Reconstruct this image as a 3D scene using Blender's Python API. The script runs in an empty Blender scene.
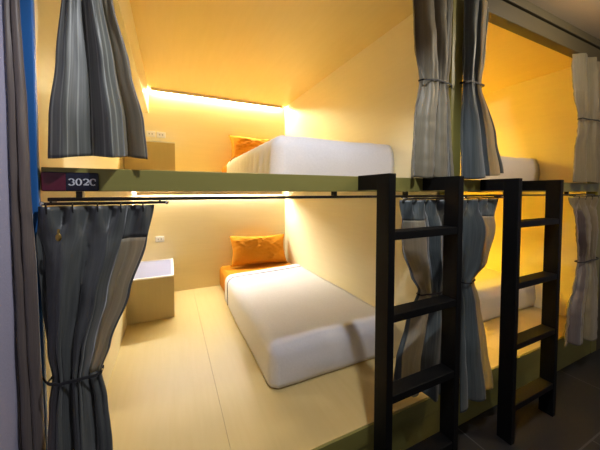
import bpy, bmesh, math, random
from mathutils import Vector, Matrix, noise
random.seed(7)
SC = bpy.context.scene
COL = SC.collection
PI = math.pi

# ------------------------------------------------------------------ helpers
def box(bm, x0, x1, y0, y1, z0, z1, bev=0.0, seg=2):
    vs = [bm.verts.new(p) for p in ((x0,y0,z0),(x1,y0,z0),(x1,y1,z0),(x0,y1,z0),
                                    (x0,y0,z1),(x1,y0,z1),(x1,y1,z1),(x0,y1,z1))]
    fs = [bm.faces.new([vs[i] for i in q]) for q in
          ((3,2,1,0),(4,5,6,7),(0,1,5,4),(1,2,6,5),(2,3,7,6),(3,0,4,7))]
    if bev:
        es = list({e for f in fs for e in f.edges})
        bmesh.ops.bevel(bm, geom=es, offset=bev, segments=seg, affect='EDGES', profile=0.5)
    return bm

def BX(*a, **k):
    return box(bmesh.new(), *a, **k)

def tube(bm, pts, r, n=8, cap=True, closed=False):
    pts = [Vector(p) for p in pts]
    rings = []
    N = len(pts)
    up = Vector((0.13, 0.21, 1)).normalized()
    for i, p in enumerate(pts):
        if closed:
            d = pts[(i+1) % N] - pts[i-1]
        else:
            d = pts[min(i+1, N-1)] - pts[max(i-1, 0)]
        d.normalize()
        a = d.cross(up)
        if a.length < 1e-3: a = d.cross(Vector((1, 0, 0)))
        a.normalize(); b = a.cross(d)
        rr = r[i] if isinstance(r, (list, tuple)) else r
        rings.append([bm.verts.new(p + a*math.cos(2*PI*k/n)*rr + b*math.sin(2*PI*k/n)*rr) for k in range(n)])
    M = N if closed else N-1
    for i in range(M):
        A, B = rings[i], rings[(i+1) % N]
        for k in range(n):
            bm.faces.new((A[k], A[(k+1) % n], B[(k+1) % n], B[k]))
    if cap and not closed:
        bm.faces.new(rings[0][::-1]); bm.faces.new(rings[-1])
    return bm

def smooth(o, ang=40):
    for p in o.data.polygons: p.use_smooth = True
    try:
        o.data.set_sharp_from_angle(angle=math.radians(ang))
    except Exception:
        pass

def obj(name, bm, mat, parent=None, base=None, sm=False, ang=40):
    """one mesh object; geometry is given in world coordinates and re-based on its thing"""
    if parent is not None:
        r = parent
        while r.parent: r = r.parent
        base = r.location
    if base is None: base = Vector((0, 0, 0))
    bmesh.ops.translate(bm, verts=bm.verts, vec=-Vector(base))
    bmesh.ops.recalc_face_normals(bm, faces=bm.faces)
    me = bpy.data.meshes.new(name)
    bm.to_mesh(me); bm.free()
    o = bpy.data.objects.new(name, me)
    COL.objects.link(o)
    me.materials.append(mat)
    if parent is not None: o.parent = parent
    else: o.location = base
    if sm: smooth(o, ang)
    return o

def tag(o, label=None, cat=None, group=None, kind=None):
    if label: o['label'] = label
    if cat: o['category'] = cat
    if group: o['group'] = group
    if kind: o['kind'] = kind
    return o

def thing(name, loc, label, cat, group=None):
    o = bpy.data.objects.new(name, None)
    o.empty_display_size = 0.1
    COL.objects.link(o); o.location = loc
    return tag(o, label, cat, group)

def struct(name, bm, mat, label=None):
    o = obj(name, bm, mat)
    return tag(o, label, None, None, 'structure')

def dup(root, delta, label):
    def cp(o, par):
        c = o.copy(); COL.objects.link(c)
        if par is not None: c.parent = par
        for ch in [k for k in bpy.data.objects if k.parent == o]:
            cp(ch, c)
        return c
    r = cp(root, None)
    r.location = root.location + Vector(delta)
    r['label'] = label
    return r

# ------------------------------------------------------------------ materials
def newmat(name):
    m = bpy.data.materials.new(name); m.use_nodes = True
    nt = m.node_tree
    b = nt.nodes['Principled BSDF']
    return m, nt, b

def flat(name, col, rough=0.5, metal=0.0, spec=0.5, bump=0.0, bscale=200):
    m, nt, b = newmat(name)
    b.inputs['Base Color'].default_value = (*col, 1)
    b.inputs['Roughness'].default_value = rough
    b.inputs['Metallic'].default_value = metal
    b.inputs['Specular IOR Level'].default_value = spec
    tc = nt.nodes.new('ShaderNodeTexCoord')
    n = nt.nodes.new('ShaderNodeTexNoise'); n.inputs['Scale'].default_value = bscale
    nt.links.new(tc.outputs['Object'], n.inputs['Vector'])
    mx = nt.nodes.new('ShaderNodeMixRGB'); mx.blend_type = 'MULTIPLY'; mx.inputs[0].default_value = 0.12
    mx.inputs[1].default_value = (*col, 1)
    nt.links.new(n.outputs['Fac'], mx.inputs[2]); nt.links.new(mx.outputs[0], b.inputs['Base Color'])
    if bump:
        bp = nt.nodes.new('ShaderNodeBump'); bp.inputs['Strength'].default_value = bump
        bp.inputs['Distance'].default_value = 0.002
        nt.links.new(n.outputs['Fac'], bp.inputs['Height']); nt.links.new(bp.outputs[0], b.inputs['Normal'])
    return m

def plywood(name, c1, c2, scale, rough=0.45):
    m, nt, b = newmat(name)
    tc = nt.nodes.new('ShaderNodeTexCoord')
    mp = nt.nodes.new('ShaderNodeMapping'); mp.inputs['Scale'].default_value = scale
    n = nt.nodes.new('ShaderNodeTexNoise'); n.inputs['Scale'].default_value = 1.0
    n.inputs['Detail'].default_value = 6; n.inputs['Roughness'].default_value = 0.6
    n2 = nt.nodes.new('ShaderNodeTexNoise'); n2.inputs['Scale'].default_value = 1.1; n2.inputs['Detail'].default_value = 2
    ad = nt.nodes.new('ShaderNodeMath'); ad.operation = 'ADD'
    sc = nt.nodes.new('ShaderNodeMath'); sc.operation = 'MULTIPLY'; sc.inputs[1].default_value = 0.5
    cr = nt.nodes.new('ShaderNodeValToRGB')
    cr.color_ramp.elements[0].position = 0.3; cr.color_ramp.elements[0].color = (*c1, 1)
    cr.color_ramp.elements[1].position = 0.7; cr.color_ramp.elements[1].color = (*c2, 1)
    L = nt.links.new
    L(tc.outputs['Object'], mp.inputs['Vector']); L(mp.outputs[0], n.inputs['Vector']); L(tc.outputs['Object'], n2.inputs['Vector'])
    L(n.outputs['Fac'], ad.inputs[0]); L(n2.outputs['Fac'], ad.inputs[1]); L(ad.outputs[0], sc.inputs[0])
    L(sc.outputs[0], cr.inputs['Fac']); L(cr.outputs[0], b.inputs['Base Color'])
    b.inputs['Roughness'].default_value = rough
    b.inputs['Specular IOR Level'].default_value = 0.35
    return m

def fabric(name, dark, light, stripes=0.0, trans=0.25, rough=0.5, sheen=0.3):
    """satin curtain cloth: warp stripes run down the cloth (u in metres of cloth), some light comes through"""
    m, nt, b = newmat(name)
    L = nt.links.new
    uv = nt.nodes.new('ShaderNodeUVMap')
    sp = nt.nodes.new('ShaderNodeSeparateXYZ'); L(uv.outputs[0], sp.inputs[0])
    mu = nt.nodes.new('ShaderNodeMath'); mu.operation = 'MULTIPLY'; mu.inputs[1].default_value = 2*PI/0.055
    L(sp.outputs['X'], mu.inputs[0])
    si = nt.nodes.new('ShaderNodeMath'); si.operation = 'SINE'; L(mu.outputs[0], si.inputs[0])
    mr = nt.nodes.new('ShaderNodeMapRange'); mr.inputs['From Min'].default_value = 0.80; mr.inputs['From Max'].default_value = 1.0
    L(si.outputs[0], mr.inputs['Value'])
    mp = nt.nodes.new('ShaderNodeMapping'); mp.inputs['Scale'].default_value = (90, 5, 1); L(uv.outputs[0], mp.inputs['Vector'])
    n = nt.nodes.new('ShaderNodeTexNoise'); n.inputs['Scale'].default_value = 1; n.inputs['Detail'].default_value = 4
    L(mp.outputs[0], n.inputs['Vector'])
    a = nt.nodes.new('ShaderNodeMath'); a.operation = 'MULTIPLY_ADD'; a.inputs[1].default_value = stripes
    L(mr.outputs[0], a.inputs[0])
    s2 = nt.nodes.new('ShaderNodeMath'); s2.operation = 'MULTIPLY_ADD'; s2.inputs[1].default_value = 0.9; s2.inputs[2].default_value = -0.2
    L(n.outputs['Fac'], s2.inputs[0]); L(s2.outputs[0], a.inputs[2])
    mx = nt.nodes.new('ShaderNodeMixRGB'); mx.inputs[1].default_value = (*dark, 1); mx.inputs[2].default_value = (*light, 1)
    mx.use_clamp = True
    L(a.outputs[0], mx.inputs[0])
    L(mx.outputs[0], b.inputs['Base Color'])
    b.inputs['Roughness'].default_value = rough
    b.inputs['Sheen Weight'].default_value = sheen
    b.inputs['Specular IOR Level'].default_value = 0.6
    bp = nt.nodes.new('ShaderNodeBump'); bp.inputs['Strength'].default_value = 0.25; bp.inputs['Distance'].default_value = 0.003
    L(n.outputs['Fac'], bp.inputs['Height']); L(bp.outputs[0], b.inputs['Normal'])
    tr = nt.nodes.new('ShaderNodeBsdfTranslucent')
    g = nt.nodes.new('ShaderNodeMixRGB'); g.blend_type = 'MIX'; g.inputs[0].default_value = 0.35
    L(mx.outputs[0], g.inputs[1]); g.inputs[2].default_value = (*[min(1, c*1.6+0.05) for c in light], 1)
    L(g.outputs[0], tr.inputs['Color'])
    ms = nt.nodes.new('ShaderNodeMixShader'); ms.inputs[0].default_value = trans
    L(b.outputs[0], ms.inputs[1]); L(tr.outputs[0], ms.inputs[2])
    L(ms.outputs[0], nt.nodes['Material Output'].inputs['Surface'])
    return m

def emit(name, col, strength):
    m = bpy.data.materials.new(name); m.use_nodes = True
    nt = m.node_tree; nt.nodes.clear()
    e = nt.nodes.new('ShaderNodeEmission'); e.inputs[0].default_value = (*col, 1); e.inputs[1].default_value = strength
    o = nt.nodes.new('ShaderNodeOutputMaterial'); nt.links.new(e.outputs[0], o.inputs[0])
    return m

M = {}
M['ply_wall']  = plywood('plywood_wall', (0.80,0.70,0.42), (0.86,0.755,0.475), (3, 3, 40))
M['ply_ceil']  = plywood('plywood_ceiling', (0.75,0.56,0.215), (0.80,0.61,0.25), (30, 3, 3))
M['ply_floor'] = plywood('plywood_floor', (0.63,0.48,0.20), (0.68,0.53,0.24), (40, 3, 3), 0.38)
M['ply_box']   = plywood('plywood_box', (0.52,0.42,0.22), (0.58,0.47,0.25), (40, 40, 3))
M['khaki']     = plywood('khaki_board', (0.21,0.19,0.045), (0.25,0.225,0.06), (2, 30, 30), 0.45)
M['blue']      = flat('painted_blue_light', (0.028,0.145,0.42), 0.4)  # blue light falling on the left post, put into its base colour
M['header']    = plywood('brown_board', (0.068,0.053,0.026), (0.088,0.069,0.035), (2, 30, 30), 0.5)
M['laminate']  = flat('white_laminate', (0.25,0.27,0.42), 0.35)
M['black']     = flat('black_paint', (0.003,0.003,0.003), 0.55, spec=0.15, bump=0.1, bscale=90)
M['rod']       = flat('dark_steel', (0.02,0.018,0.016), 0.35, metal=0.6)
M['chrome']    = flat('chrome', (0.75,0.72,0.68), 0.2, metal=1.0)
M['white_pl']  = flat('white_plastic', (0.85,0.83,0.80), 0.35)
M['socket_d']  = flat('grey_plastic', (0.45,0.43,0.40), 0.5)
M['orange']    = flat('orange_cotton', (0.58,0.22,0.009), 0.85, spec=0.2, bump=0.25, bscale=120)
M['white_c']   = flat('white_cotton', (0.79,0.77,0.77), 0.9, spec=0.15, bump=0.15, bscale=90)
M['navy']      = flat('navy_thread', (0.05,0.05,0.10), 0.8)
M['fab']       = fabric('grey_satin', (0.046,0.049,0.041), (0.25,0.26,0.22), 0.8, 0.18)
M['fab_plain'] = fabric('charcoal_satin', (0.040,0.044,0.042), (0.13,0.14,0.13), 0.10, 0.15, 0.38)
M['fab_blue']  = fabric('slate_satin', (0.038,0.050,0.051), (0.16,0.19,0.18), 0.15, 0.18, 0.4)
M['fab_taupe'] = fabric('taupe_satin', (0.20,0.175,0.11), (0.36,0.32,0.215), 0.15, 0.35)
M['fab_brown'] = fabric('brown_satin', (0.09,0.068,0.058), (0.17,0.13,0.11), 0.2, 0.10)
M['sheer']     = fabric('sheer_voile', (0.30,0.275,0.20), (0.50,0.46,0.35), 0.3, 0.55)
M['band']      = flat('dark_band', (0.015,0.015,0.017), 0.6)
M['gold']      = flat('gold_metal', (0.55,0.36,0.10), 0.3, metal=1.0)
M['alu']       = flat('grey_channel', (0.62,0.50,0.32), 0.6)
M['plate']     = flat('navy_plate', (0.006,0.008,0.022), 0.3)
M['maroon']    = flat('painted_red_reflection', (0.10,0.008,0.022), 0.35)  # red glow reflected in the sign plate, painted as maroon
M['digit']     = flat('silver_print', (0.62,0.64,0.68), 0.4)
M['lav']       = flat('lavender_plaster', (0.36,0.34,0.44), 0.9, bump=0.4, bscale=180)
M['ceil_cor']  = flat('corridor_ceiling_paint', (0.62,0.49,0.32), 0.9, bump=0.3, bscale=160)
M['led_up']    = emit('warm_led', (1.0, 0.86, 0.50), 390)
M['led_low']   = emit('pale_warm_led', (1.0, 0.96, 0.88), 245)
M['led_amber'] = emit('amber_led', (1.0, 0.72, 0.06), 760)

def tile_mat():
    m, nt, b = newmat('dark_floor_tile')
    L = nt.links.new
    tc = nt.nodes.new('ShaderNodeTexCoord')
    br = nt.nodes.new('ShaderNodeTexBrick'); br.offset = 0.5
    br.inputs['Scale'].default_value = 1.0
    br.inputs['Brick Width'].default_value = 1.2; br.inputs['Row Height'].default_value = 0.6
    br.inputs['Mortar Size'].default_value = 0.004
    br.inputs['Color1'].default_value = (0.013,0.013,0.0135,1); br.inputs['Color2'].default_value = (0.015,0.015,0.0155,1)
    br.inputs['Mortar'].default_value = (0.07,0.07,0.068,1)
    mp = nt.nodes.new('ShaderNodeMapping'); mp.inputs['Location'].default_value = (0.3, 0.345, 0)
    L(tc.outputs['Object'], mp.inputs[0]); L(mp.outputs[0], br.inputs['Vector'])
    n = nt.nodes.new('ShaderNodeTexNoise'); n.inputs['Scale'].default_value = 160; n.inputs['Detail'].default_value = 5
    L(tc.outputs['Object'], n.inputs['Vector'])
    mx = nt.nodes.new('ShaderNodeMixRGB'); mx.blend_type = 'OVERLAY'; mx.inputs[0].default_value = 0.5
    L(br.outputs['Color'], mx.inputs[1]); L(n.outputs['Fac'], mx.inputs[2]); L(mx.outputs[0], b.inputs['Base Color'])
    b.inputs['Roughness'].default_value = 0.5
    return m
M['tile'] = tile_mat()

# ------------------------------------------------------------------ dimensions
PITCH = 1.845
XL, XR = -0.345, 1.372            # inside of the left bay
XL2, XR2 = XL+PITCH, XR+PITCH    # inside of the right bay
YB = 2.19                        # head wall
PZ = 0.25                        # lower sleeping platform
DZ0, DZ1 = 1.365, 1.42           # upper deck
CZ = 2.45                        # bay ceiling

# ------------------------------------------------------------------ shell
struct('floor', BX(-0.6, 6.5, -3.2, 0.02, -0.1, 0.0), M['tile'])
struct('ceiling', BX(-0.6, 6.5, -3.2, 0.0, 2.56, 2.66), M['ceil_cor'])
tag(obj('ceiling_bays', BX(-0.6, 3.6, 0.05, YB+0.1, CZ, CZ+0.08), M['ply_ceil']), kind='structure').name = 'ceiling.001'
struct('wall_back', BX(-0.6, 3.6, YB, YB+0.1, 0.0, CZ), M['ply_wall'])
struct('wall_left', BX(XL-0.12, XL, 0.016, YB, 0.0, CZ), M['ply_wall'])
struct('wall_middle', BX(XR, XL2, 0.06, YB, 0.0, CZ), M['ply_wall'])
struct('wall_right', BX(XR2, XR2+0.12, 0.06, YB, 0.0, CZ), M['ply_wall'])
struct('wall_corridor', BX(-0.6, -0.384, -3.2, -0.005, 0.0, 2.56), M['lav'])
struct('wall_front', BX(3.331, 6.5, 0.0, 0.1, 0.0, 2.56), M['header'])
struct('trim_1', BX(XL, -0.195, 0.35, YB, 2.19, CZ, bev=0.003), M['ply_wall'])
struct('trim_2', BX(XL2, XL2+0.15, 0.35, YB, 2.19, CZ, bev=0.003), M['ply_wall'])

# ------------------------------------------------------------------ built-in bunk frame
fr = thing('built_in_bunk', (1.4, 0.05, 0.0), 'built-in plywood bunk frame with khaki crossbeam, posts and two decks along the corridor', 'bunk frame')
p = BX(-0.46, -0.335, 0.0, 0.015, 0.0, 2.40, bev=0.003)
tag(obj('post', p, M['blue'], fr), 'post at the left end with blue light painted on')
obj('post', BX(1.385, 1.475, 0.0, 0.10, 0.0, 2.40, bev=0.003), M['khaki'], fr)
obj('post', BX(3.23, 3.33, 0.0, 0.10, 0.0, 2.40, bev=0.003), M['khaki'], fr)
obj('crossbeam', BX(-0.328, 3.23, 0.0, 0.04, 1.362, 1.430, bev=0.002), M['khaki'], fr)
h = bmesh.new()
box(h, -0.46, 3.33, 0.0, 0.06, 2.40, 2.50, bev=0.003)
box(h, -0.46, 3.33, -0.012, 0.06, 2.505, 2.56, bev=0.003)
obj('header', h, M['header'], fr)
def slabs(z0, z1, y0):
    bm = bmesh.new()
    for X0, X1 in ((XL, XR), (XL2, XR2)):
        xs = [X0+0.001, X0+0.569, X1-0.001]; ys = [y0, YB-0.001]
        for i in range(2):
            box(bm, xs[i]+0.0004, xs[i+1]-0.0004, ys[0], ys[1], z0, z1, bev=0.0007, seg=1)
    return bm
obj('platform', slabs(PZ-0.03, PZ, 0.0115), M['ply_floor'], fr)
f = bmesh.new()
box(f, -0.332, 3.23, 0.0, 0.011, 0.160, PZ-0.0005, bev=0.002)
box(f, -0.332, 3.23, 0.004, 0.011, 0.0, 0.156, bev=0.001)
obj('fascia', f, M['khaki'], fr)
obj('upper_deck', slabs(DZ0, DZ1, 0.041), M['ply_floor'], fr)

# dark track under the crossbeam
tr = thing('curtain_track', (1.4, 0.02, 1.334), 'long dark metal track running under the khaki crossbeam', 'track')
obj('rail', BX(-0.32, 3.22, 0.010, 0.024, 1.333, 1.344, bev=0.002), M['rod'], tr)
for x in (-0.245, 0.655, 1.08, 1.95, 2.75):
    obj('bracket', BX(x-0.008, x+0.008, 0.006, 0.028, 1.343, 1.3618, bev=0.001), M['rod'], tr)

# ------------------------------------------------------------------ led strips
def led(x0, x1, z, mat, label):
    t = thing('led_strip', ((x0+x1)/2, YB-0.02, z), label, 'light', 'light strips at the head walls')
    bm = bmesh.new()
    box(bm, x0, x1, YB-0.048, YB-0.001, z-0.006, z-0.0008)
    box(bm, x0, x1, YB-0.048, YB-0.043, z-0.037, z-0.006)
    obj('channel', bm, M['alu'], t)
    bm = bmesh.new()                     # corner profile: the diffuser slants from the head wall up to the deck
    A = [bm.verts.new((x0+0.004, y, q)) for y, q in ((YB-0.0015, z-0.027), (YB-0.0125, z-0.0065), (YB-0.0015, z-0.0065))]
    B = [bm.verts.new((x1-0.004, v.co.y, v.co.z)) for v in A]
    bm.faces.new(A); bm.faces.new(B[::-1])
    for k in range(3): bm.faces.new((A[k], A[(k+1) % 3], B[(k+1) % 3], B[k]))
    obj('diffuser', bm, mat, t)
led(-0.17, 1.32, CZ, M['led_up'], 'glowing warm light strip along the ceiling of the upper left bunk')
led(-0.32, 1.32, DZ0, M['led_low'], 'pale warm light strip under the deck above the lower left bunk')
led(XL2+0.17, XR2-0.015, CZ, M['led_amber'], 'amber light strip along the ceiling of the upper right bunk')
led(XL2+0.02, XR2-0.015, DZ0, M['led_amber'], 'amber light strip above the lower right bunk')

# ------------------------------------------------------------------ beds
def bed(z, x0, lab_m, lab_d, gathers):
    x1, y0, y1 = 1.366, 0.40, YB-0.008
    zt = z+0.238
    t = thing('mattress', ((x0+x1)/2, (y0+y1)/2, z), lab_m, 'mattress', 'mattresses in the bunks')
    bm = BX(x0, x1, y0, y1, z+0.001, zt, bev=0.045, seg=5)
    o = obj('fitted_sheet', bm, M['orange'], t, sm=True, ang=70)
    # duvet: open shell wrapped over the mattress
    d = thing('duvet', ((x0+x1)/2, (y0+1.72)/2, z+0.01), lab_d, 'duvet', 'white duvets on the bunks')
    bm = bmesh.new()
    yh = 1.715
    sec = []   # section from the left hem, up and over to the wall side; (x, z)
    r = 0.06; xo = x0-0.014; xi = x1+0.004; zo = zt+0.016
    for k in range(9): sec.append((xo, z+0.012+(zo-r-z-0.012)*k/8, 0))
    for k in range(1, 7):
        a = PI - PI/2*k/6; sec.append((xo+r+r*math.cos(a), zo-r+r*math.sin(a), 0))
    for k in range(1, 25): sec.append((xo+r+(xi-xo-r)*k/24, zo, 1))
    NY = 60
    rows = []
    # rings along y, rounded end at the foot
    ys = [y0-0.014+0.004]
    for j in range(NY+1):
        y = y0-0.014 + (yh-(y0-0.014))*j/NY
        row = []
        rd = 0.055
        dd = max(0.0, rd-(y-(y0-0.014)))
        drop = rd-math.sqrt(max(0, rd*rd-dd*dd))
        for i, (x, zz, fl) in enumerate(sec):
            px, pz, py = x, zz, y
            if pz > zo-0.10: pz -= drop*((pz-(zo-0.10))/0.10)
            else: pass
            if x < xo+r: px += drop*0.7*(1-(x-xo)/r)
            n = noise.noise(Vector((px*3.1, y*2.3, pz*3+z)))
            n2 = noise.noise(Vector((px*9, y*7, pz*6+z*3)))
            if fl: pz += 0.007*n+0.003*n2
            else:
                w = (1-(pz-z)/0.24)
                px += 0.004*n - gathers*(0.012*(1+math.sin(y*62+2.0*noise.noise(Vector((y*8, pz*3, 2)))))*(0.4+0.6*w))
            # head edge slants towards the head at the wall side
            if j > NY*0.6: py += (px-xo)/(xi-xo)*0.10*(j-NY*0.6)/(NY*0.4)
            row.append(bm.verts.new((px, py, pz)))
        rows.append(row)
    for j in range(NY):
        for i in range(len(sec)-1):
            bm.faces.new((rows[j][i], rows[j][i+1], rows[j+1][i+1], rows[j+1][i]))
    # foot face hanging down to the platform
    prev = rows[0]
    NZ = 8
    for k in range(1, NZ+1):
        row = []
        for i, v in enumerate(rows[0]):
            if i == 8:
                row.append(bm.verts.new(rows[0][8-k].co)); continue
            zz = v.co.z + (z+0.012 - v.co.z)*k/NZ
            wq = max(0.0, min(1.0, (v.co.x-(xo+0.045))/0.06))
            bulge = wq*(0.010*math.sin(PI*k/NZ) + 0.004*noise.noise(Vector((v.co.x*5, k*0.4, z))))
            row.append(bm.verts.new((v.co.x, v.co.y-bulge, zz)))
        for i in range(8, len(row)-1):
            q = (prev[i], row[i], row[i+1], prev[i+1])
            if (q[0].co-q[1].co).length > 1e-5 or (q[2].co-q[3].co).length > 1e-5:
                bm.faces.new(q)
        prev = row
    bmesh.ops.remove_doubles(bm, verts=bm.verts, dist=0.0006)
    cov = obj('cover', bm, M['white_c'], d, sm=True, ang=110)
    s = cov.modifiers.new('thickness', 'SOLIDIFY'); s.thickness = 0.008; s.offset = 1
    # navy piping a hand's breadth from the folded edge, turning down the side
    pts = []
    for k in range(25):
        x = xi-0.02-(xi-xo-0.06)*k/24
        pts.append((x, 1.585+(x-xo)/(xi-xo)*0.095, zo+0.0165+0.007*noise.noise(Vector((x*3.1, 1.63*2.3, zo*3+z)))))
    for k in range(1, 7):
        a = PI/2*k/6
        pts.append((xo+0.050-0.058*math.sin(a), 1.585-0.012*k/6, zo+0.0155-0.058*(1-math.cos(a))))
    for k in range(1, 9):
        pts.append((xo-0.0095, 1.572-0.002*k, zo-0.050-(zo-0.05-z-0.02)*k/8))
    obj('piping', tube(bmesh.new(), pts, 0.0032, 6), M['navy'], cov, sm=True)
    return t, d

ma, da = bed(PZ, 0.518, 'orange sheeted mattress on the lower left platform', 'white duvet with navy piping spread over the lower left bed', 0.0)
mb, db = bed(DZ1, 0.552, 'orange sheeted mattress on the upper left deck', 'white duvet with gathered side on the upper left bed', 1.0)
dup(ma, (PITCH, 0, 0), 'mattress on the lower right platform behind the second ladder')
dup(da, (PITCH, 0, 0), 'white duvet on the lower right bed seen through the second ladder')
dup(mb, (PITCH, 0, 0), 'mattress on the upper right deck above the second ladder')
dup(db, (PITCH, 0, 0), 'white duvet on the upper right bed above the second ladder')

def pillow(z, label, seed):
    w, h, th = 0.70, 0.355, 0.135
    base = Vector((0.965, 1.98, z))
    bm = bmesh.new()
    NU, NV = 40, 26
    rot = Matrix.Rotation(math.radians(-19), 4, 'X') @ Matrix.Rotation(math.radians(1.5), 4, 'Y')
    def pt(u, v, s):
        a, b = 2*u-1, 2*v-1
        e = max(0.0, (1-abs(a)**2.6))*max(0.0, (1-abs(b)**2.6))
        t = th*0.5*e**0.42
        # pinched corners, slack edges
        x = a*w/2*(1-0.085*(1-b*b)); y = b*h/2*(1-0.09*(1-a*a))
        wr = noise.noise(Vector((a*2.4+seed, b*2.2, s*1.3)))*0.014 + abs(noise.noise(Vector((a*4+b*3+seed, b*6-a*4, s))))*0.036*min(1, e*3)
        t = t + wr*min(1, e*4)
        p = Vector((x, -s*t, y+h/2))
        return rot @ p
    front = [[None]*(NV+1) for _ in range(NU+1)]; back = [[None]*(NV+1) for _ in range(NU+1)]
    for i in range(NU+1):
        for j in range(NV+1):
            u, v = i/NU, j/NV
            edge = i in (0, NU) or j in (0, NV)
            front[i][j] = bm.verts.new(pt(u, v, 1) + base)
            back[i][j] = front[i][j] if edge else bm.verts.new(pt(u, v, -1) + base)
    for i in range(NU):
        for j in range(NV):
            bm.faces.new((front[i][j], front[i+1][j], front[i+1][j+1], front[i][j+1]))
            bm.faces.new((back[i][j], back[i][j+1], back[i+1][j+1], back[i+1][j]))
    o = obj('pillow', bm, M['orange'], base=base, sm=True, ang=80)
    return tag(o, label, 'pillow', 'orange pillows')
pillow(PZ+0.252, 'orange pillow leaning on the head wall of the lower left bed', 3.0)
pillow(DZ1+0.252, 'orange pillow peeking out behind the upper left duvet', 11.0)

# ------------------------------------------------------------------ bedside boxes
def bedbox(z, x1, label, dz):
    t = thing('bedside_box', ((XL+x1)/2, 1.87, z), label, 'bedside box', 'bedside boxes')
    x0 = XL+0.002; y0, y1 = 1.55, YB-0.002; z1 = z+dz
    obj('body', BX(x0, x1, y0, y1, z+0.001, z1-0.012, bev=0.002), M['ply_box'], t)
    bm = bmesh.new()
    e = 0.022
    box(bm, x0, x1, y0, y0+e, z1-0.012, z1, bev=0.001); box(bm, x0, x1, y1-e, y1, z1-0.012, z1, bev=0.001)
    box(bm, x1-e, x1, y0+e, y1-e, z1-0.012, z1, bev=0.001); box(bm, x0, x0+e, y0+e, y1-e, z1-0.012, z1, bev=0.001)
    tag(obj('top_rim', bm, M['white_pl'], t), 'white rim')
    tag(obj('top_panel', BX(x0+e, x1-e, y0+e, y1-e, z1-0.012, z1-0.004), M['laminate'], t), 'pale lavender laminate top')
bedbox(PZ, 0.022, 'plywood bedside box with pale laminate top beside the lower left bed', 0.376)
bedbox(DZ1, 0.046, 'plywood bedside box on the upper deck beneath the twin sockets', 0.375)

# ------------------------------------------------------------------ sockets
def socket(x, z, label, group=None):
    y = YB
    t = thing('wall_socket', (x, y, z), label, 'socket', 'wall sockets')
    pl = obj('plate', BX(x-0.043, x+0.043, y-0.010, y-0.0005, z-0.031, z+0.031, bev=0.003), M['white_pl'], t)
    obj('insert', BX(x-0.031, x+0.031, y-0.012, y-0.0095, z-0.020, z+0.020, bev=0.001), M['white_pl'], t)
    for dx in (-0.014, 0.014):
        obj('outlet', BX(x+dx-0.006, x+dx+0.006, y-0.0125, y-0.0118, z-0.008, z+0.008), M['socket_d'], t)
socket(-0.178, 1.974, 'white wall socket above the upper bedside box, left one of the pair')
socket(-0.079, 1.972, 'white wall socket above the upper bedside box, right one of the pair')
socket(-0.108, 0.85, 'white wall socket on the head wall above the lower bedside box')

# ------------------------------------------------------------------ ladders
def ladder(x0, x1, label):
    t = thing('bunk_ladder', ((x0+x1)/2, -0.15, 0.0), label, 'ladder', 'black bunk ladders')
    for x in (x0, x1):
        rl = obj('rail', BX(x, x+0.034, -0.186, -0.118, 0.0, 1.432, bev=0.002), M['black'], t)
        obj('hook_arm', BX(x+0.001, x+0.033, -0.1185, -0.0005, 1.368, 1.432, bev=0.002), M['black'], t)
    for z in (0.19, 0.527, 0.858, 1.187):
        obj('rung', BX(x0+0.0335, x1+0.0005, -0.184, -0.120, z-0.016, z+0.016, bev=0.002), M['black'], t)
    return t
ladder(0.768, 1.178, 'black wooden bunk ladder in front of the lower left bed')
ladder(1.655, 2.098, 'black wooden bunk ladder in front of the right bay')

# ------------------------------------------------------------------ curtains
def lerp_profile(prof, z):
    if z >= prof[0][0]: return prof[0][1:]
    for a, b in zip(prof, prof[1:]):
        if a[0] >= z >= b[0]:
            t = (a[0]-z)/(a[0]-b[0])
            t = t*t*(3-2*t)*0.6 + t*0.4
            return tuple(p+(q-p)*t for p, q in zip(a[1:], b[1:]))
    return prof[-1][1:]

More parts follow.
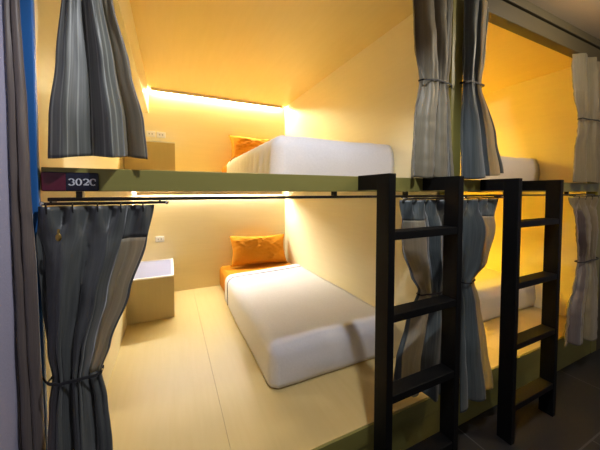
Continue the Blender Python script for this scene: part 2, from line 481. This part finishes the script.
def curtain(label, prof, n, mat, tie=None, seed=0, slope=0.0, edge=None, edge_frac=0.2, edge_mat='sheer',
            heading=True, tie_to=None, cloth=1.1, tagpt=None, folds=2.5, crink=0.0, border_to_tie=False):
    """prof rows: (z, x_left, x_right, y_centre, depth)"""
    ztop, zbot = prof[0][0], prof[-1][0]
    xm = (prof[-1][1]+prof[-1][2])/2
    t = thing('curtain', (xm, prof[-1][3], zbot), label, 'curtain', 'curtains along the bunk front')
    NU, NV = n*16, 90
    def ridge(t):                       # rounded crests, sharp valleys, -1..1
        return 1-2*(abs(math.sin(PI*t)) ** 0.7) if crisp else math.cos(2*PI*t)
    crisp = True
    def pt(u, v):
        z = ztop+(zbot-ztop)*v
        xl, xr, yc, dp = lerp_profile(prof, z)
        W = xr-xl
        hz = max(0.0, min(1.0, (ztop-z)/0.16)) if heading else 1.0
        hz = hz*hz*(3-2*hz)
        irr = noise.noise(Vector((u*n*0.8+seed*3.1, z*1.2, seed)))
        dz = (z-tie) if tie else 9.0
        near = math.exp(-abs(dz)/0.14) if tie else 0.0
        tq = math.exp(-(dz/0.07)**2) if tie else 0.0
        up = u+0.03*math.sin(2*PI*u+seed)+0.025*irr
        # broad folds of the hanging cloth, leaning a little as they run down
        lean = 0.10*(z-zbot)*math.sin(seed*1.7)
        big = ridge(folds*(up+lean)+0.3*math.sin(seed)+0.15*irr)
        head = math.cos(2*PI*n*u)
        fine = ridge(n*1.6*up+seed) + 0.6*noise.noise(Vector((u*n*3.1+seed, z*2.0, 4)))
        y = yc + dp*((1-hz)*0.85*head + hz*(0.62*big*(1-0.5*tq) + 0.22*near*fine))
        y -= hz*dp*0.75*math.sin(PI*u)           # the bundle is round: its middle stands forward
        y += 0.22*dp*hz
        y += 0.0035*noise.noise(Vector((u*n*1.3+seed, z*9.0, seed*2))) + crink*0.005*noise.noise(Vector((u*n*1.0+seed, z*26.0, 3)))
        x = xl+W*u
        x += hz*min(0.018, 0.10*W/folds)*math.sin(2*PI*(folds*(up+lean))+0.9)*math.sin(PI*u)**0.5
        if heading:
            k = max(0.0, 1-abs(z-(ztop-0.085))/0.06)
            x += -0.006*k*math.sin(2*PI*n*u); y -= 0.010*k*head
        zz = z + slope*(u-0.5)*v*v + (0.006*big*v*v if v > 0.5 else 0)
        if tie: zz += 0.006*irr*tq
        return (x, y, zz)
    def sheet(name, u0, u1, v0, v1, m, par, nu):
        bm = bmesh.new(); uvl = bm.loops.layers.uv.new('UVMap')
        nv = max(6, int(NV*(v1-v0)))
        U = [u0+(u1-u0)*i/nu for i in range(nu+1)]; V = [v0+(v1-v0)*j/nv for j in range(nv+1)]
        g = [[bm.verts.new(pt(a, b)) for b in V] for a in U]
        for i in range(nu):
            for j in range(nv):
                fc = bm.faces.new((g[i][j], g[i+1][j], g[i+1][j+1], g[i][j+1]))
                for lp, (a, b) in zip(fc.loops, ((i, j), (i+1, j), (i+1, j+1), (i, j+1))):
                    lp[uvl].uv = (U[a]*cloth, (ztop-zbot)*(1-V[b]))
        o = obj(name, bm, m, par, sm=True, ang=80)
        sd = o.modifiers.new('thickness', 'SOLIDIFY'); sd.thickness = 0.0018; sd.offset = 0
        return o
    ua, ub = 0.0, 1.0
    if edge == 'right': ub = 1-edge_frac
    if edge == 'left': ua = edge_frac
    sheet('cloth', ua, ub, 0, 1, M[mat], t, max(24, int(NU*(ub-ua))))
    if edge:
        e0, e1 = (ub, 1.0) if edge == 'right' else (0.0, ua)
        vh = 0.10/(ztop-zbot) if heading else 0.0
        if heading: sheet('heading_corner', e0, e1, 0, vh, M[mat], t, 16)
        ew = (e1-e0)*0.16
        b0, b1 = (e0, e1-ew) if edge == 'right' else (e0+ew, e1)
        c0, c1 = (e1-ew, e1) if edge == 'right' else (e0, e0+ew)
        ve = (ztop-tie)/(ztop-zbot) if border_to_tie else 1
        tag(sheet('side_border', b0, b1, vh, ve, M[edge_mat], t, 14), 'lighter see-through side border')
        sheet('edge_hem', c0, c1, vh, ve, M[mat], t, 4)
        if border_to_tie: sheet('lower_corner', e0, e1, ve, 1, M[mat], t, 16)
    if tie:
        xl, xr, yc, dp = lerp_profile(prof, tie)
        vt = (ztop-tie)/(ztop-zbot)
        F = [pt(k/30, vt) for k in range(31)]
        front = []
        for k in range(31):
            ym = min(F[m][1]+0.0006*abs(m-k)**1.3 for m in range(max(0, k-9), min(31, k+10)))
            front.append((F[k][0], ym-0.004))
        for _ in range(3):
            front = [front[0]]+[(front[k][0], min(front[k][1], 0.25*front[k-1][1]+0.5*front[k][1]+0.25*front[k+1][1])) for k in range(1, 30)]+[front[30]]
        front = [(a, b-0.001) for a, b in front]
        yb = max(q[1] for q in F)+0.004
        front[0] = (front[0][0]-0.003, front[0][1]+0.004); front[-1] = (front[-1][0]+0.003, front[-1][1]+0.004)
        loop = front+[(front[-1][0], yb), ((xl+xr)/2, yb+0.002), (front[0][0], yb)]
        cx = (xl+xr)/2
        bm = bmesh.new(); rows = []
        n_ = len(loop)
        for k, (x, y) in enumerate(loop):
            z0 = tie + 0.003*math.sin(3.0*k/n_*PI+seed)
            yo = 0.003 if k < 31 else -0.003
            rows.append([bm.verts.new((x, y, z0-0.0038)), bm.verts.new((x, y, z0+0.0038)),
                         bm.verts.new((x, y+yo, z0+0.0038)), bm.verts.new((x, y+yo, z0-0.0038))])
        for k in range(n_):
            A, B = rows[k], rows[(k+1) % n_]
            for q in range(4):
                bm.faces.new((A[q], B[q], B[(q+1) % 4], A[(q+1) % 4]))
        if tie_to is not None:
            e = front[-1] if tie_to[0] > cx else front[0]
            p0 = Vector((e[0], e[1]+0.004, tie)); p1 = Vector(tie_to)
            tube(bm, [p0, (p0+p1)/2+Vector((0, 0, -0.003)), p1], 0.0025, 6)
        obj('tie_back', bm, M['band'], t, sm=True)
    if heading:
        for k in range(n):
            u = (k+0.5)/n
            x, y, z = pt(u, 0.0)
            obj('hook', tube(bmesh.new(), [(x, y, z-0.02), (x, y-0.004, z+0.004), (x, y+0.004, z+0.010)], 0.0018, 6), M['rod'], t, sm=True)
    if tagpt is not None:
        x, y, z = tagpt
        bm = bmesh.new()
        bmesh.ops.create_uvsphere(bm, u_segments=12, v_segments=8, radius=0.5, matrix=Matrix.Translation((x, y, z)) @ Matrix.Diagonal((0.014, 0.006, 0.022, 1)))
        tube(bm, [(x, y, z+0.008), (x, y+0.002, z+0.022)], 0.003, 8)
        tag(obj('ornament', bm, M['gold'], t, sm=True), 'small gold tag')
    return t

YC = 0.006
curtain('grey striped curtain flaring down over the room sign at upper left',
        [(2.3990,-0.310,-0.1010,0.006,0.030),(2.0566,-0.272,-0.1464,0.006,0.030),(1.9354,-0.268,-0.1494,0.006,0.030),(1.7298,-0.283,-0.1049,-0.004,0.034),
         (1.5690,-0.300,-0.0697,-0.009,0.046),(1.4616,-0.304,-0.0618,-0.009,0.052)],
        4, 'fab', tie=1.98, seed=1.3, slope=0.01, edge='right', edge_frac=0.22, edge_mat='fab_taupe', cloth=0.55, folds=2.1, heading=False, tie_to=(-0.328, 0.03, 1.98))
curtain('dark grey pleated curtain tied back below the room sign',
        [(1.3200,-0.3340,-0.0469,-0.024,0.019),(1.2043,-0.3348,-0.0681,-0.028,0.028),(1.0594,-0.3297,-0.1144,-0.032,0.034),(0.9150,-0.3212,-0.1664,-0.034,0.032),
         (0.8420,-0.3081,-0.1907,-0.038,0.030),(0.7641,-0.3172,-0.1759,-0.040,0.034),(0.6416,-0.3167,-0.1626,-0.055,0.034),(0.1882,-0.3162,-0.1488,-0.070,0.040)],
        5, 'fab_plain', tie=0.8420, seed=2.7, edge='right', edge_frac=0.25, border_to_tie=True, cloth=0.7, tie_to=(-0.338, 0.0, 0.83), tagpt=(-0.276, -0.058, 1.238))
curtain('taupe curtain tied back at the left of the middle post in the upper bay',
        [(2.3990,1.0701,1.380,0.006,0.030),(2.2994,1.1060,1.3788,0.006,0.035),(2.0674,1.1268,1.380,0.006,0.040),(1.9176,1.1545,1.3645,0.001,0.035),
         (1.7239,1.1119,1.381,0.002,0.042),(1.4323,1.0662,1.3958,-0.014,0.045)],
        4, 'fab_taupe', tie=1.9176, heading=False, seed=4.1, crink=0.6, edge='right', edge_frac=0.32, edge_mat='fab', cloth=0.8, tie_to=(1.39, 0.0, 1.915))
curtain('slate grey curtain tied back at the right of the middle post in the upper bay',
        [(2.3990,1.440,1.655,-0.022,0.026),(2.1378,1.440,1.625,-0.022,0.030),(1.9455,1.442,1.605,-0.022,0.028),(1.6632,1.440,1.755,-0.024,0.038),(1.4491,1.438,1.835,-0.026,0.042)],
        4, 'fab_blue', tie=1.9455, heading=False, seed=5.6, slope=0.05, edge='right', edge_frac=0.45, edge_mat='sheer', cloth=0.8, tie_to=(1.475, 0.0, 1.94))
curtain('slate and taupe curtain tied back behind the first ladder under the crossbeam',
        [(1.3200,1.0226,1.3549,-0.018,0.022),(1.1729,1.0202,1.3570,-0.018,0.036),(1.0734,1.0336,1.3616,-0.015,0.038),(0.9183,1.1193,1.3752,0.000,0.036),
         (0.8361,1.1605,1.3491,-0.005,0.030),(0.6723,1.0728,1.3508,-0.020,0.034),(0.5091,0.9867,1.3242,-0.045,0.036),(0.3634,0.9590,1.3116,-0.060,0.036)],
        4, 'fab_blue', tie=0.8361, seed=6.3, slope=-0.16, edge='left', edge_frac=0.40, edge_mat='sheer', cloth=0.9, tie_to=(1.39, 0.0, 0.84))
curtain('slate curtain tied back right of the first ladder under the crossbeam',
        [(1.3200,1.4375,1.8072,-0.018,0.022),(1.1335,1.4400,1.7778,-0.018,0.038),(0.9528,1.4561,1.7103,-0.010,0.036),(0.8561,1.4669,1.6006,-0.005,0.030),
         (0.7279,1.4638,1.6248,-0.015,0.034),(0.4995,1.4169,1.6579,-0.045,0.036),(0.2266,1.4015,1.7082,-0.060,0.040)],
        4, 'fab_blue', tie=0.8561, seed=7.9, slope=0.08, edge='right', edge_frac=0.48, edge_mat='sheer', cloth=0.9, tie_to=(1.474, 0.0, 0.86))
curtain('taupe curtain tied back at the far right of the upper bay',
        [(2.3990,2.7863,3.222,0.006,0.030),(2.1281,2.8196,3.222,0.006,0.040),(1.9158,2.8539,3.222,0.006,0.040),(1.6835,2.8101,3.222,0.006,0.042),(1.4342,2.7381,3.2074,-0.014,0.045)],
        4, 'fab_taupe', tie=1.9158, heading=False, seed=9.2, crink=1, cloth=1.0, tie_to=(3.232, 0.0, 1.91))
curtain('taupe curtain tied back at the far right of the lower bay',
        [(1.3200,2.7285,3.1710,-0.018,0.022),(1.0744,2.7667,3.1764,-0.018,0.038),(0.8208,2.8737,3.1952,-0.005,0.036),(0.6307,2.7082,3.1701,-0.030,0.040),
         (0.4561,2.5736,3.1397,-0.050,0.042),(0.2561,2.5259,3.1247,-0.065,0.042)],
        4, 'fab_taupe', tie=0.8208, seed=10.4, crink=1, slope=-0.04, edge='left', edge_frac=0.3, edge_mat='fab_brown', cloth=1.0, tie_to=(3.232, 0.0, 0.83))
curtain('narrow dark brown curtain hanging straight beside the blue post at far left',
        [(2.40,-0.380,-0.356,-0.028,0.006),(1.85,-0.380,-0.351,-0.028,0.007),(1.55,-0.381,-0.343,-0.028,0.008),(1.34,-0.381,-0.342,-0.028,0.008),(1.07,-0.381,-0.335,-0.028,0.009),(0.66,-0.381,-0.329,-0.028,0.01),(0.04,-0.381,-0.324,-0.03,0.01)],
        3, 'fab_brown', seed=12.0, folds=2, cloth=0.5, heading=False)

# short curtain rods
def rod(x0, x1, z, label, y=-0.018):
    t = thing('curtain_rod', ((x0+x1)/2, y, z), label, 'curtain rod', 'short curtain rods')
    obj('bar', tube(bmesh.new(), [(x0, y, z), (x1, y, z)], 0.0042, 10), M['rod'], t, sm=True)
    for x in (x0, x1):
        bm = bmesh.new()
        bmesh.ops.create_uvsphere(bm, u_segments=12, v_segments=8, radius=0.0065, matrix=Matrix.Translation((x, y, z)))
        obj('end_cap', bm, M['chrome'], t, sm=True)
    for x in (x0+0.02, x1-0.02):
        obj('bracket', BX(x-0.003, x+0.003, y-0.003, 0.012, z+0.003, z+0.007), M['rod'], t)
    return t
rod(-0.322, -0.010, 1.327, 'short dark curtain rod with chrome tip under the room sign')
rod(1.030, 1.380, 1.327, 'short dark curtain rod behind the top of the first ladder')
rod(1.480, 1.842, 1.327, 'short dark curtain rod just left of the second ladder')
rod(2.765, 3.225, 1.327, 'short dark curtain rod under the far right end of the crossbeam')

# ------------------------------------------------------------------ room sign
sg = thing('room_sign', (-0.262, 0.0, 1.388), 'dark navy room number plate reading 302C at the left end of the crossbeam', 'sign')
obj('plate', BX(-0.327, -0.194, -0.006, -0.0004, 1.362, 1.4165, bev=0.004, seg=3), M['plate'], sg, sm=True)
tag(obj('red_glow_panel', BX(-0.3255, -0.272, -0.0072, -0.0055, 1.364, 1.4145, bev=0.001), M['maroon'], sg), 'red reflection painted on as a maroon end')  # maroon panel stands in for the red reflection on the plate
def stroke(bm, pts, y0=-0.0075, y1=-0.0055):
    """flat letter stroke with its own width at each point: (x, z, half width)"""
    L, R = [], []
    n = len(pts)
    for i, (x, z, w) in enumerate(pts):
        a = Vector(pts[max(i-1, 0)][:2]); b = Vector(pts[min(i+1, n-1)][:2])
        d = (b-a).normalized(); nn = Vector((-d.y, d.x))*w
        L.append((x+nn.x, z+nn.y)); R.append((x-nn.x, z-nn.y))
    def ring(y): return [bm.verts.new((p[0], y, p[1])) for p in L], [bm.verts.new((p[0], y, p[1])) for p in R]
    La, Ra = ring(y0); Lb, Rb = ring(y1)
    for i in range(n-1):
        bm.faces.new((La[i], La[i+1], Ra[i+1], Ra[i])); bm.faces.new((Lb[i], Rb[i], Rb[i+1], Lb[i+1]))
        bm.faces.new((La[i], Lb[i], Lb[i+1], La[i+1])); bm.faces.new((Ra[i], Ra[i+1], Rb[i+1], Rb[i]))
    bm.faces.new((La[0], Ra[0], Rb[0], Lb[0])); bm.faces.new((La[-1], Lb[-1], Rb[-1], Ra[-1]))
def arc(cx, cz, rx, rz, a0, a1, w0, w1, n=14):
    out = []
    for k in range(n+1):
        a = math.radians(a0+(a1-a0)*k/n)
        c = abs(math.cos(a))
        out.append((cx+rx*math.cos(a), cz+rz*math.sin(a), w0+(w1-w0)*c))
    return out
H, Wd = 0.0185, 0.0140
zb = 1.3795
def glyph(ch, x):
    bm = bmesh.new()
    cx = x+Wd/2
    if ch == '3':
        stroke(bm, arc(cx, zb+H*0.74, Wd*0.40, H*0.25, 160, -80, 0.0009, 0.0019))
        stroke(bm, arc(cx, zb+H*0.27, Wd*0.45, H*0.27, 80, -160, 0.0009, 0.0019))
    if ch == '0':
        stroke(bm, arc(cx, zb+H*0.5, Wd*0.42, H*0.5, 0, 360, 0.0008, 0.0019, 24))
    if ch == '2':
        p = arc(cx, zb+H*0.70, Wd*0.42, H*0.29, 165, -35, 0.0009, 0.0019)
        stroke(bm, p + [(cx-Wd*0.1, zb+H*0.22, 0.0015), (cx-Wd*0.42, zb+0.0016, 0.0010)])
        stroke(bm, [(cx-Wd*0.45, zb+0.0014, 0.0015), (cx+Wd*0.40, zb+0.0014, 0.0016), (cx+Wd*0.48, zb+H*0.22, 0.0008)])
    if ch == 'C':
        stroke(bm, arc(cx, zb+H*0.5, Wd*0.48, H*0.5, 48, 312, 0.0010, 0.0023, 22))
        stroke(bm, [(cx+Wd*0.40, zb+H*0.98, 0.0008), (cx+Wd*0.40, zb+H*0.62, 0.0011)])
    return obj('numeral', bm, M['digit'], sg)
for i, ch in enumerate('302C'):
    glyph(ch, -0.266+i*0.0172)

# ------------------------------------------------------------------ light of the corridor
def spot(name, loc, power, col, size, blend=0.4, rad=0.03, rot=(0, 0, 0)):
    l = bpy.data.lights.new(name, 'SPOT'); l.energy = power; l.color = col
    l.spot_size = math.radians(size); l.spot_blend = blend; l.shadow_soft_size = rad
    o = bpy.data.objects.new(name, l); COL.objects.link(o); o.location = loc; o.rotation_euler = rot
    return o
spot('corridor_downlight', (0.46, -0.62, 2.54), 60, (0.90, 0.92, 1.0), 130)
l = bpy.data.lights.new('corridor_bulb', 'POINT'); l.energy = 22; l.color = (1.0, 0.90, 0.74); l.shadow_soft_size = 0.04
o = bpy.data.objects.new('corridor_bulb', l); COL.objects.link(o); o.location = (2.25, -0.75, 2.47)

w = bpy.data.worlds.new('corridor_dark'); SC.world = w; w.use_nodes = True
w.node_tree.nodes['Background'].inputs[0].default_value = (0.60, 0.58, 0.62, 1)
w.node_tree.nodes['Background'].inputs[1].default_value = 0.23

# ------------------------------------------------------------------ camera
cd = bpy.data.cameras.new('camera'); cam = bpy.data.objects.new('camera', cd); COL.objects.link(cam)
cd.sensor_fit = 'HORIZONTAL'; cd.sensor_width = 36
cd.lens = 261.866/600*36
cd.shift_x = (300-285)/600; cd.shift_y = (201-225)/600
cd.clip_start = 0.02
cam.location = (0, -0.943, 1.36)
yaw, pitch = 0.41358, 0.034355
cam.rotation_euler = (PI/2-pitch, 0, -yaw)
SC.camera = cam
SC.view_settings.view_transform = 'Standard'
SC.view_settings.look = 'None'
SC.view_settings.gamma = 1.0
SC.view_settings.exposure = 0.4
SC.view_settings.use_curve_mapping = False
